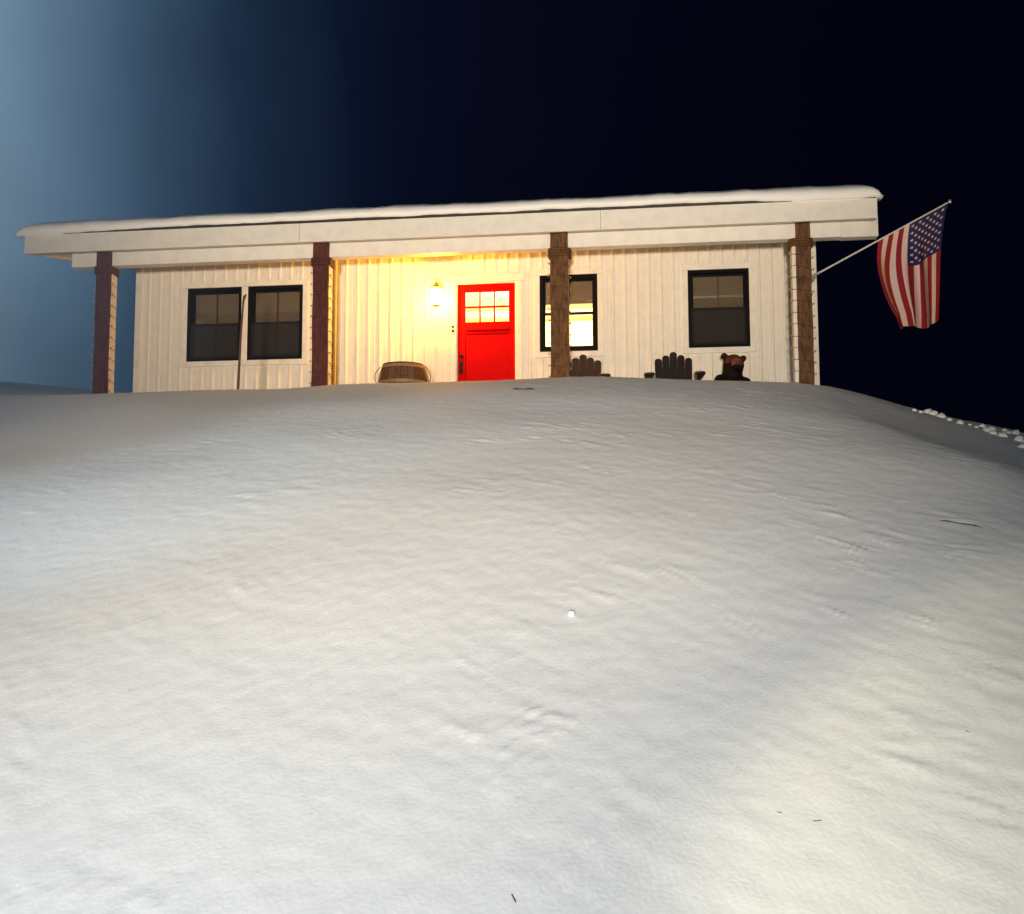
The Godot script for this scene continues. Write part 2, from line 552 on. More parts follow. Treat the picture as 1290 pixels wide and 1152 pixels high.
func build_porch(house: Node3D) -> void:
	var y0 := 0.6
	var beam := box(house, "porch_beam", Vector3(-6.08, 2.092 + y0, 1.41), Vector3(5.18, 2.44 + y0, 1.58), M.fascia)
	box(beam, "beam_end", Vector3(5.182, 2.085 + y0, 1.40), Vector3(5.67, 2.345 + y0, 1.57), M.fascia).position -= beam.position
	box(house, "porch_ceiling", Vector3(-5.9, 2.545 + y0, 0.036), Vector3(5.3, 2.56 + y0, 1.42), M.trim)
	var z := 0.02
	while z < 1.7:                                              # deck boards
		box(house, "deck_board", Vector3(-5.9, -0.24 + y0, z), Vector3(5.15, -0.20 + y0, z + 0.135), M.deck)
		z += 0.141
	box(house, "deck_skirt", Vector3(-5.9, -0.6 + y0, 1.69), Vector3(5.15, -0.241 + y0, 1.72), M.deck)
	for p in POSTS:
		var wood: Material = M.timber_red if p.red == 1 else M.timber
		var post := box(house, "post", Vector3(p.core[0], -0.5 + y0, 1.40), Vector3(p.core[1], 2.09 + y0, 1.585), M.trim)
		var face := new_st()
		# the rough-sawn front board is uneven along its edges
		var a: float = p.wood[0] - 0.006
		var b: float = p.wood[1] + 0.006
		var rows := []
		for i in 41:
			var y := lerpf(-0.5, 2.335, i / 40.0)
			var j := 0.007 * noise_lump.get_noise_2d(y * 40.0, a * 90.0)
			var k := 0.007 * noise_lump.get_noise_2d(y * 40.0 + 300.0, b * 90.0)
			rows.append([Vector3(a + j, y + y0, 1.587), Vector3(a + j, y + y0, 1.626 + k * 0.5), Vector3(b + k, y + y0, 1.626 + j * 0.5), Vector3(b + k, y + y0, 1.587)])
		for i in 40:
			for k in 4:
				quad(face, rows[i][k], rows[i][(k + 1) % 4], rows[i + 1][(k + 1) % 4], rows[i + 1][k])
		quad(face, rows[40][1], rows[40][2], rows[40][3], rows[40][0])
		part(post, "timber_face", done(face), wood, -post.position)
		# collar of wound rope-like trim under the beam
		var c0 := Vector3(p.core[0] - 0.035, 2.02 + y0, 1.37)
		var c1 := Vector3(p.core[1] + 0.035, 2.02 + y0, 1.665)
		var st := new_st()
		for r in 3:
			var yy := -0.035 + r * 0.036
			var pts := []
			for k in 25:
				var ang := TAU * k / 24.0 + 0.2
				var e := Vector2(cos(ang), sin(ang))
				e /= pow(pow(absf(e.x), 6.0) + pow(absf(e.y), 6.0), 1.0 / 6.0)
				var c := (c0 + c1) * 0.5
				var wob := 0.006 * noise_lump.get_noise_2d(k * 30.0, r * 77.0 + c.x * 40.0)
				pts.append(Vector3(c.x + e.x * (c1.x - c0.x) * (0.47 + wob), c.y + yy + wob, c.z + e.y * (c1.z - c0.z) * 0.47))
			tube(pts, [0.022], 6, st)
		part(post, "collar", done(st), wood, -post.position)

func build_windows(house: Node3D) -> void:
	var y0 := 0.6
	for i in 4:
		var o: Array = OPENINGS[i]
		var x0: float = o[0]; var x1: float = o[1]
		var yb: float = o[2] + y0; var yt: float = o[3] + y0
		var win := Node3D.new()
		win.name = "window"
		house.add_child(win, true)
		# frame
		var f := 0.048
		var st := new_st()
		raw_box(st, Vector3(x0 + 0.001, yb + 0.001, -0.11), Vector3(x0 + f, yt - 0.001, 0.030))
		raw_box(st, Vector3(x1 - f, yb + 0.001, -0.11), Vector3(x1 - 0.001, yt - 0.001, 0.030))
		raw_box(st, Vector3(x0 + f, yt - f, -0.11), Vector3(x1 - f, yt - 0.001, 0.029))
		raw_box(st, Vector3(x0 + f, yb + 0.001, -0.11), Vector3(x1 - f, yb + f, 0.029))
		part(win, "frame", done(st), M.frame)
		var mid := (yb + yt) * 0.5 + 0.005
		var s := 0.034
		for k in 2:                                             # lower sash in front, upper sash behind
			var a := yb + f + 0.001 if k == 0 else mid - 0.012
			var b := mid + 0.018 if k == 0 else yt - f - 0.001
			var zz := -0.02 if k == 0 else -0.062
			var sst := new_st()
			raw_box(sst, Vector3(x0 + f + 0.001, a, zz - 0.036), Vector3(x0 + f + s, b, zz))
			raw_box(sst, Vector3(x1 - f - s, a, zz - 0.036), Vector3(x1 - f - 0.001, b, zz))
			raw_box(sst, Vector3(x0 + f + s, a, zz - 0.036), Vector3(x1 - f - s, a + s * (1.3 if k == 0 else 0.8), zz - 0.001))
			raw_box(sst, Vector3(x0 + f + s, b - s * 0.9, zz - 0.036), Vector3(x1 - f - s, b, zz - 0.001))
			part(win, "sash", done(sst), M.frame)
			var cx := (x0 + x1) * 0.5
			box(win, "muntin", Vector3(cx - 0.009, a + 0.03, zz - 0.028), Vector3(cx + 0.009, b - 0.03, zz - 0.014), M.muntin)
			for h in 2:
				var px0 := x0 + f + s + 0.001 if h == 0 else cx + 0.010
				var px1 := cx - 0.010 if h == 0 else x1 - f - s - 0.001
				box(win, "pane", Vector3(px0, a + 0.028, zz - 0.024), Vector3(px1, b - 0.028, zz - 0.019), M.glass)
		if i != 2:
			box(win, "insect_screen", Vector3(x0 + f + 0.002, yb + f + 0.002, 0.004), Vector3(x1 - f - 0.002, mid + 0.01, 0.006), M.screen)
		# roller shade behind the glass
		var low: float = [yb + 0.07, yb + 0.05, 1.69 + y0, yb + 0.06][i]
		box(win, "roller_shade", Vector3(x0 + 0.03, low, -0.168), Vector3(x1 - 0.03, yt + 0.02, -0.160), M.shade)
		# white boards around the opening
		var t := 0.088
		var l_in: float = 0.0 if i == 1 else t
		var r_in: float = 0.0 if i == 0 else t
		if i != 1:
			box(win, "trim_board", Vector3(x0 - t, yb + 0.001, -0.002), Vector3(x0 - 0.001, yt - 0.001, 0.036), M.trim)
		if i == 0:
			box(win, "trim_board", Vector3(x1 + 0.001, yb + 0.001, -0.002), Vector3(OPENINGS[1][0] - 0.001, yt - 0.001, 0.036), M.trim)
		else:
			box(win, "trim_board", Vector3(x1 + 0.001, yb + 0.001, -0.002), Vector3(x1 + t, yt - 0.001, 0.036), M.trim)
		var xl := x0 - l_in if i != 1 else OPENINGS[0][1] + 0.055
		var xr := x1 + r_in if i != 0 else OPENINGS[0][1] + 0.053
		box(win, "trim_board", Vector3(xl, yt + 0.001, -0.002), Vector3(xr, yt + t, 0.037), M.trim)
		box(win, "sill", Vector3(xl - (0.0 if i == 1 else 0.01), yb - t, -0.002), Vector3(xr + (0.0 if i == 0 else 0.01), yb - 0.001, 0.046), M.trim)

func build_door(house: Node3D) -> void:
	var y0 := 0.6
	var door := Node3D.new()
	door.name = "door"
	house.add_child(door, true)
	door.set_meta("label", "bright red front door with six small panes")
	var zf := -0.025
	var zb := -0.07
	for r in [["stile", -0.457, -0.335, 0.015, 2.03], ["stile", 0.355, 0.457, 0.015, 2.03], ["rail", -0.334, 0.354, 1.905, 2.03], ["rail", -0.334, 0.354, 1.30, 1.42], ["rail", -0.334, 0.354, 0.015, 0.20]]:
		box(door, r[0], Vector3(r[1], r[3] + y0, zb), Vector3(r[2], r[4] + y0, zf), M.red)
	box(door, "door_panel", Vector3(-0.334, 0.201 + y0, zb), Vector3(0.354, 1.299 + y0, zf - 0.012), M.red)
	box(door, "ledge", Vector3(-0.325, 1.285 + y0, zf - 0.008), Vector3(0.345, 1.318 + y0, zf + 0.03), M.red)
	box(door, "ledge", Vector3(-0.325, 1.235 + y0, zf - 0.011), Vector3(0.345, 1.252 + y0, zf + 0.008), M.red)
	for k in 2:
		var cx := -0.334 + 0.688 * (k + 1) / 3.0
		box(door, "muntin", Vector3(cx - 0.013, 1.421 + y0, zb + 0.004), Vector3(cx + 0.013, 1.904 + y0, zf - 0.006), M.red)
	box(door, "muntin", Vector3(-0.333, 1.65 + y0, zb + 0.005), Vector3(0.353, 1.676 + y0, zf - 0.008), M.red)
	for i in 3:
		for j in 2:
			var xa := -0.332 + 0.688 * i / 3.0 + 0.012
			var ya := 1.422 if j == 0 else 1.678
			box(door, "pane", Vector3(xa, ya + y0, -0.050), Vector3(xa + 0.202, (1.648 if j == 0 else 1.902) + y0, -0.045), M.glass)
	var handle := box(door, "handle", Vector3(-0.43, 0.60 + y0, zf + 0.001), Vector3(-0.375, 0.80 + y0, zf + 0.012), M.metal_dark)
	part(handle, "grip", done(tube([Vector3(0, 0.08, 0.0), Vector3(0, 0.075, 0.045), Vector3(0, 0.0, 0.055), Vector3(0, -0.07, 0.045), Vector3(0, -0.085, 0.0)], [0.010])), M.metal_dark)
	part(door, "deadbolt", lathe([[0.0, 0.0], [0.032, 0.0], [0.03, 0.02], [0.012, 0.026], [0.0, 0.026]], 16), M.metal_dark, Vector3(-0.403, 0.88 + y0, zf), Vector3(PI / 2, 0, 0))
	# jambs and the white boards around
	box(house, "door_jamb", Vector3(-0.474, 0.0 + y0, -0.138), Vector3(-0.459, 2.044 + y0, 0.02), M.trim)
	box(house, "door_jamb", Vector3(0.459, 0.0 + y0, -0.138), Vector3(0.474, 2.044 + y0, 0.02), M.trim)
	box(house, "door_jamb", Vector3(-0.458, 2.032 + y0, -0.138), Vector3(0.458, 2.044 + y0, 0.02), M.trim)
	box(house, "threshold", Vector3(-0.474, -0.05 + y0, -0.138), Vector3(0.474, 0.012 + y0, 0.06), M.metal_dark)
	box(house, "door_trim", Vector3(-0.575, -0.1 + y0, -0.002), Vector3(-0.476, 2.046 + y0, 0.038), M.trim)
	box(house, "door_trim", Vector3(0.476, -0.1 + y0, -0.002), Vector3(0.575, 2.046 + y0, 0.038), M.trim)
	box(house, "door_trim", Vector3(-0.60, 2.048 + y0, -0.002), Vector3(0.60, 2.165 + y0, 0.042), M.trim)

func build_rooms(house: Node3D) -> void:
	var y0 := 0.6
	var top := 2.42 + y0
	box(house, "floor", Vector3(WALL_L + 0.15, -0.012 + y0, -6.85), Vector3(WALL_R - 0.15, -0.002 + y0, -0.145), M.floor)
	box(house, "ceiling", Vector3(WALL_L + 0.15, top, -6.85), Vector3(WALL_R - 0.15, top + 0.08, -0.145), M.room)
	box(house, "partition", Vector3(-1.7, y0, -3.6), Vector3(-1.6, top - 0.002, -0.145), M.room)
	box(house, "partition", Vector3(2.45, y0, -3.6), Vector3(2.55, top - 0.002, -0.145), M.room)
	box(house, "partition", Vector3(WALL_L + 0.15, y0, -3.72), Vector3(WALL_R - 0.15, top - 0.002, -3.602), M.room)

# ------------------------------------------------------------------ snow on the roof
func build_roof_snow() -> void:
	var xl := -6.74
	var xr := 5.66
	var nx := 220
	var st := new_st()
	var rows := []
	for i in nx + 1:
		var t := float(i) / nx
		# crowd the rows towards the two ends, where the edge rounds off
		var x := lerpf(xl, xr, t)
		var el := clampf((x - xl) / 0.25, 0.0, 1.0)
		var er := clampf((xr - x) / 0.24, 0.0, 1.0)
		var e := sqrt(1.0 - (1.0 - el) * (1.0 - el)) * sqrt(1.0 - (1.0 - er) * (1.0 - er))
		e = maxf(e, 0.02)
		var lump := noise_lump.get_noise_1d(x * 9.0) * 0.010 + noise_lump.get_noise_1d(x * 40.0 + 70.0) * 0.018
		var lip := noise_lump.get_noise_1d(x * 16.0 + 500.0) * 0.018 + noise_lump.get_noise_1d(x * 60.0 + 900.0) * 0.016
		# the snow lifts off the metal edge along the middle and droops at both ends
		var lift := 0.034 * smoothstep(-6.2, -4.2, x) * (1.0 - smoothstep(3.4, 4.6, x)) + lip * 0.6 - 0.004
		var h := (0.235 + lump) * e
		var f := 0.03 * e + lip
		var sec := [Vector2(1.86, 2.50 + lift), Vector2(1.965 + f * 0.6, 2.495 + lift), Vector2(1.985 + f, 2.515 + lift + h * 0.05), Vector2(1.985 + f, 2.51 + maxf(lift, h * 0.34)), Vector2(1.955 + f, 2.50 + h * 0.58 + lift * 0.3), Vector2(1.89 + f * 0.5, 2.50 + h * 0.79), Vector2(1.79, 2.50 + h * 0.97), Vector2(1.65, 2.50 + h * 1.06 + 0.04)]
		for k in range(1, 13):
			var z := lerpf(1.65, -3.2, k / 12.0)
			sec.append(Vector2(z, 2.50 + (1.925 - z) * 0.199 + h * lerpf(1.0, 1.1, k / 12.0) + noise_lump.get_noise_2d(x * 8.0, z * 12.0) * 0.03 * e))
		for k in range(1, 9):
			var z := lerpf(-3.2, -8.3, k / 8.0)
			sec.append(Vector2(z, 2.50 + (z + 8.3) * 0.2 + h * (1.1 if k < 8 else 0.0)))
		var row := []
		for s in sec:
			row.append(Vector3(x if s.x > -0.4 else clampf(x, WALL_L - 0.14, WALL_R + 0.14), s.y, s.x))
		rows.append(row)
	for i in nx:
		for k in rows[0].size() - 1:
			smooth_quad(st, rows[i][k], rows[i + 1][k], rows[i + 1][k + 1], rows[i][k + 1])
	var o := part(self, "roof_snow", done(st), M.snow)
	tag(o, "thick layer of snow lying along the roof edge of the house", "snow")

# ------------------------------------------------------------------ lights on the posts
func build_light_strings() -> void:
	var where := ["beside the flagpole", "between paired windows and barrel", "in front of the lit window", "at the porch end past the paired windows"]
	for i in 4:
		var p: Dictionary = POSTS[i]
		var a: float = p.core[0] - 0.022
		var b: float = p.core[1] + 0.022
		var t := thing("light_string", "unlit string lights wound round the porch post " + where[3 if i == 0 else (1 if i == 1 else (2 if i == 2 else 0))], "string lights", Vector3((a + b) * 0.5, -0.2, 1.5), "string lights on the porch posts")
		var pts := []
		var spots := []
		var turns := 13
		var half := Vector2((b - a) * 0.5, 0.155)
		var zc := 0.005
		for k in turns * 12 + 1:
			var ang := TAU * k / 12.0
			var e := Vector2(cos(ang), sin(ang))
			e /= pow(pow(absf(e.x), 8.0) + pow(absf(e.y), 8.0), 1.0 / 8.0)
			var y := lerpf(0.05, 2.16, float(k) / (turns * 12)) + 0.02 * noise_lump.get_noise_2d(k * 9.0, i * 50.0)
			var wob := 1.0 + 0.03 * noise_lump.get_noise_2d(k * 21.0, i * 80.0 + 9.0)
			var q := Vector3(e.x * half.x * wob, y, zc + e.y * half.y)
			pts.append(q)
			if k % 4 == 1:
				spots.append(q + Vector3(e.x, 0, e.y) * 0.012)
		part(t, "wire", done(tube(pts, [0.0035], 5)), M.wire)
		var st := new_st()
		for q in spots:
			tube([q + Vector3(0, 0.016, 0), q + Vector3(0, 0.008, 0), q + Vector3(0, -0.008, 0), q + Vector3(0, -0.018, 0)], [0.006, 0.010, 0.010, 0.003], 6, st)
		part(t, "bulbs", done(st), M.bulb).set_meta("kind", "stuff")

# ------------------------------------------------------------------ the wall lantern
func build_lantern() -> void:
	var t := thing("wall_lantern", "lit carriage lantern on the white wall beside the red door", "lantern", Vector3(-0.745, 1.625, 0.03))
	part(t, "back_plate", lathe([[0.0, 0.0], [0.06, 0.0], [0.055, 0.015], [0.03, 0.022], [0.0, 0.022]], 20), M.brass, Vector3(0, 0.36, 0.0), Vector3(PI / 2, 0, 0))
	var arm := []
	for k in 15:
		var a := k / 14.0
		arm.append(Vector3(0.012 * sin(a * 7.0), 0.36 + 0.09 * sin(a * PI), 0.02 + 0.25 * a))
	part(t, "arm", done(tube(arm, [0.009])), M.brass)
	var curl := []
	for k in 15:
		var a := k / 14.0 * 4.2
		curl.append(Vector3(-0.02 + 0.02 * cos(a), 0.40 + 0.05 * k / 14.0 + 0.012 * sin(a), 0.27))
	part(t, "finial", done(tube(curl, [0.007, 0.006])), M.brass)
	part(t, "cap", lathe([[0.115, 0.272], [0.12, 0.278], [0.07, 0.312], [0.03, 0.345], [0.022, 0.37], [0.0, 0.375]], 8, false), M.brass, Vector3(0, 0, 0.27))
	var g := lathe([[0.0, 0.0], [0.07, 0.0], [0.086, 0.02], [0.104, 0.262], [0.0, 0.262]], 8, false)
	part(t, "glass", g, glow(lin(1.0, 0.85, 0.5), 2.4), Vector3(0, 0, 0.27))
	for k in 8:
		var a := TAU * k / 8.0
		var d := Vector3(cos(a), 0, -sin(a))
		part(t, "cage_bar", done(tube([d * 0.089 + Vector3(0, 0.015, 0), d * 0.107 + Vector3(0, 0.27, 0)], [0.003], 5)), M.brass, Vector3(0, 0, 0.27))
	part(t, "base", lathe([[0.0, -0.03], [0.012, -0.028], [0.014, -0.012], [0.076, -0.006], [0.076, -0.001], [0.0, -0.001]], 16), M.brass, Vector3(0, 0, 0.27))
	var l := OmniLight3D.new()
	l.name = "lantern_light"
	l.light_color = lin(1.0, 0.43, 0.02)
	l.light_energy = 5.0
	l.light_size = 0.08
	l.omni_range = 30.0
	l.omni_attenuation = 2.0
	l.shadow_enabled = true
	l.position = Vector3(0, 0.13, 0.27)
	t.add_child(l)

func build_small_wall_things() -> void:
	var b := thing("doorbell", "small doorbell with two dark buttons on the white door trim", "doorbell", Vector3(-0.528, 1.31, 0.039))
	box(b, "plate", Vector3(-0.025, -0.055, 0.0), Vector3(0.025, 0.055, 0.012), M.white)
	for s in [-1, 1]:
		part(b, "button", lathe([[0.0, 0.0], [0.022, 0.0], [0.020, 0.012], [0.0, 0.014]], 14), M.metal_dark, Vector3(0, s * 0.033, 0.013), Vector3(PI / 2, 0, 0))
	# inside the lit room
	var lamp := thing("ceiling_lamp", "glowing ceiling lamp inside the room behind the red door", "lamp", Vector3(0.5, 2.41, -1.15))
	part(lamp, "mount", lathe([[0.0, -0.03], [0.07, -0.03], [0.07, 0.0], [0.0, 0.0]], 16), M.white)
	part(lamp, "globe", lathe([[0.0, -0.45], [0.08, -0.43], [0.12, -0.36], [0.08, -0.29], [0.0, -0.282]], 20), glow(Color(1.0, 0.88, 0.62), 3.0))
	var l := OmniLight3D.new()
	l.name = "room_light"
	l.light_color = lin(1.0, 0.72, 0.38)
	l.light_energy = 34.0
	l.light_size = 0.1
	l.omni_range = 20.0
	l.omni_attenuation = 2.0
	l.shadow_enabled = true
	l.position = Vector3(0, -0.36, 0)
	lamp.add_child(l)
	part(lamp, "cord", done(tube([Vector3(0, -0.02, 0), Vector3(0, -0.29, 0)], [0.006], 6)), M.metal_dark)
	var s := thing("wall_shelf", "long yellowish shelf on the wall of the lit room", "shelf", Vector3(0.4, 2.18, -3.6))
	box(s, "board", Vector3(-1.9, 0.0, 0.002), Vector3(1.95, 0.07, 0.16), M.shelf)
	for x in [-1.5, 0.0, 1.5]:
		box(s, "bracket", Vector3(x - 0.02, -0.16, 0.002), Vector3(x + 0.02, -0.002, 0.12), M.shelf)
	var tl := thing("wall_hanging", "yellow cloth hanging on the wall of the lit room", "wall hanging", Vector3(1.72, 1.5, -3.6))
	part(tl, "cloth", done(tube([Vector3(0, 0, 0.03), Vector3(0, 0.2, 0.03), Vector3(0, 0.42, 0.03), Vector3(0, 0.5, 0.03)], [0.2, 0.17, 0.1, 0.03], 12)), M.yellow, Vector3.ZERO).scale = Vector3(1, 1, 0.12)
	box(tl, "hook", Vector3(-0.01, 0.48, 0.002), Vector3(0.01, 0.52, 0.03), M.brass)

# ------------------------------------------------------------------ porch furniture
func slat_mesh(w: float, h: float, thick: float) -> Mesh:
	# a board with a rounded top, standing on y = 0
	var out := [Vector2(-w / 2, 0), Vector2(w / 2, 0)]
	for k in 9:
		var a := PI * k / 8.0
		out.append(Vector2(cos(a) * w / 2, h - w * 0.45 + sin(a) * w * 0.45))
	var st := new_st()
	for i in out.size():
		var a: Vector2 = out[i]
		var b: Vector2 = out[(i + 1) % out.size()]
		quad(st, Vector3(a.x, a.y, thick / 2), Vector3(a.x, a.y, -thick / 2), Vector3(b.x, b.y, -thick / 2), Vector3(b.x, b.y, thick / 2))
	for i in range(1, out.size() - 1):
		tri(st, Vector3(out[0].x, out[0].y, thick / 2), Vector3(out[i].x, out[i].y, thick / 2), Vector3(out[i + 1].x, out[i + 1].y, thick / 2))
		tri(st, Vector3(out[0].x, out[0].y, -thick / 2), Vector3(out[i + 1].x, out[i + 1].y, -thick / 2), Vector3(out[i].x, out[i].y, -thick / 2))
	return done(st)

func paddle_mesh() -> Mesh:
	# chair arm seen from above: narrow at the back, wide and rounded at the front (+z)
	var out := [Vector2(-0.035, -0.34), Vector2(0.035, -0.34), Vector2(0.06, 0.0), Vector2(0.078, 0.22)]
	for k in range(1, 8):
		var a := PI * k / 8.0
		out.append(Vector2(cos(a) * 0.078, 0.22 + sin(a) * 0.09))
	out.append(Vector2(-0.078, 0.22)); out.append(Vector2(-0.06, 0.0))
	var st := new_st()
	var n := out.size()
	for i in n:
		var a: Vector2 = out[i]
		var b: Vector2 = out[(i + 1) % n]
		quad(st, Vector3(a.x, 0.026, a.y), Vector3(b.x, 0.026, b.y), Vector3(b.x, 0, b.y), Vector3(a.x, 0, a.y))
	for i in range(1, n - 1):
		tri(st, Vector3(out[0].x, 0.026, out[0].y), Vector3(out[i + 1].x, 0.026, out[i + 1].y), Vector3(out[i].x, 0.026, out[i].y))
		tri(st, Vector3(out[0].x, 0, out[0].y), Vector3(out[i].x, 0, out[i].y), Vector3(out[i + 1].x, 0, out[i + 1].y))
	return done(st)

func build_chair(label: String, at: Vector3, m: Material, turn: float) -> Node3D:
	var t := thing("adirondack_chair", label, "chair", at, "wooden chairs on the porch")
	t.rotation.y = turn
	var heights := [0.685, 0.735, 0.79, 0.735, 0.685]
	for i in 5:
		var fan := (i - 2) * 0.01
		var h: float = heights[i]
		part(t, "back_slat", slat_mesh(0.106, h, 0.02), m, Vector3((i - 2) * 0.104, 0.20, -0.16), Vector3(-0.32, 0, -fan))
	box(t, "back_rail", Vector3(-0.27, 0.62, -0.345), Vector3(0.27, 0.69, -0.32), m)
	for i in 6:
		part(t, "seat_slat", box_mesh(Vector3(0.52, 0.02, 0.075)), m, Vector3(0, 0.255 + i * 0.022, -0.12 + i * 0.086), Vector3(-0.25, 0, 0))
	for s in [-1, 1]:
		part(t, "arm", paddle_mesh(), m, Vector3(s * 0.355, 0.50, 0.06))
		box(t, "leg", Vector3(s * 0.30 - 0.013, 0.0, 0.22), Vector3(s * 0.30 + 0.013, 0.499, 0.30), m)
		part(t, "leg", box_mesh(Vector3(0.024, 0.09, 0.82)), m, Vector3(s * 0.272, 0.215, -0.06), Vector3(-0.32, 0, 0))
		box(t, "arm_support", Vector3(s * 0.30 - 0.01, 0.10, -0.32), Vector3(s * 0.30 + 0.01, 0.499, -0.27), m)
	return t

func build_barrel() -> void:
	var t := thing("wooden_barrel", "wooden barrel with pale hoops standing against the wall by the door", "barrel", Vector3(-1.165, -0.2, 0.72))
	var height := 0.83
	var count := 22
	var rad := func(v: float) -> float: return 0.305 + 0.075 * (1.0 - pow(2.0 * v - 1.0, 2.0))
	for k in count:
		var a0 := TAU * k / count + 0.012
		var a1 := TAU * (k + 1) / count - 0.012
		var st := new_st()
		for i in 10:
			var v0 := i / 10.0
			var v1 := (i + 1) / 10.0
			for j in 2:
				var b0 := lerpf(a0, a1, j / 2.0)
				var b1 := lerpf(a0, a1, (j + 1) / 2.0)
				var r0: float = rad.call(v0)
				var r1: float = rad.call(v1)
				quad(st, Vector3(cos(b0) * r0, v0 * height, -sin(b0) * r0), Vector3(cos(b1) * r0, v0 * height, -sin(b1) * r0), Vector3(cos(b1) * r1, v1 * height, -sin(b1) * r1), Vector3(cos(b0) * r1, v1 * height, -sin(b0) * r1))
		var r: float = rad.call(1.0)
		quad(st, Vector3(cos(a0) * r, height, -sin(a0) * r), Vector3(cos(a1) * r, height, -sin(a1) * r), Vector3(cos(a1) * (r - 0.028), height, -sin(a1) * (r - 0.028)), Vector3(cos(a0) * (r - 0.028), height, -sin(a0) * (r - 0.028)))
		part(t, "stave", done(st), M.stave if k % 3 else M.stave_pale)
	part(t, "inner_wall", lathe([[0.30, 0.02], [0.365, height * 0.5], [0.292, height - 0.004]], 24), M.wire)
	part(t, "lid", lathe([[0.0, height - 0.03], [0.29, height - 0.03], [0.29, height - 0.045], [0.0, height - 0.045]], 24), M.stave_pale)
	for v in [0.055, 0.3, 0.645, 0.94]:
		var r: float = rad.call(v) + 0.003
		var prof := []
		for q in [-0.028, 0.028]:
			prof.append([rad.call(clampf(v + q, 0, 1)) + 0.004, (v + q) * height])
		part(t, "hoop", lathe(prof, 28), M.hoop)
	for s in [-1, 1]:
		var pts := []
		for k in 13:
			var a := PI * k / 12.0
			pts.append(Vector3(s * (0.345 + 0.085 * sin(a)), 0.80 - 0.34 * (k / 12.0), 0.02 + 0.03 * sin(a * 2.0)))
		part(t, "rope_handle", done(tube(pts, [0.007], 6)), M.rope)

# ------------------------------------------------------------------ the carved bear
var bear_parts := []

func bear_field(p: Vector3) -> float:
	var d := 1e9
	for b in bear_parts:
		var a: Vector3 = b[0]
		var c: Vector3 = b[1]
		var ac := c - a
		var t := clampf((p - a).dot(ac) / maxf(ac.length_squared(), 1e-6), 0.0, 1.0)
		var e := (p - (a + ac * t)).length() - lerpf(b[2], b[3], t)
		var k: float = b[4]
		var h := clampf(0.5 + 0.5 * (e - d) / k, 0.0, 1.0) if d < 1e8 else 0.0
		d = e if d > 1e8 else lerpf(e, d, h) - k * h * (1.0 - h)
	return d

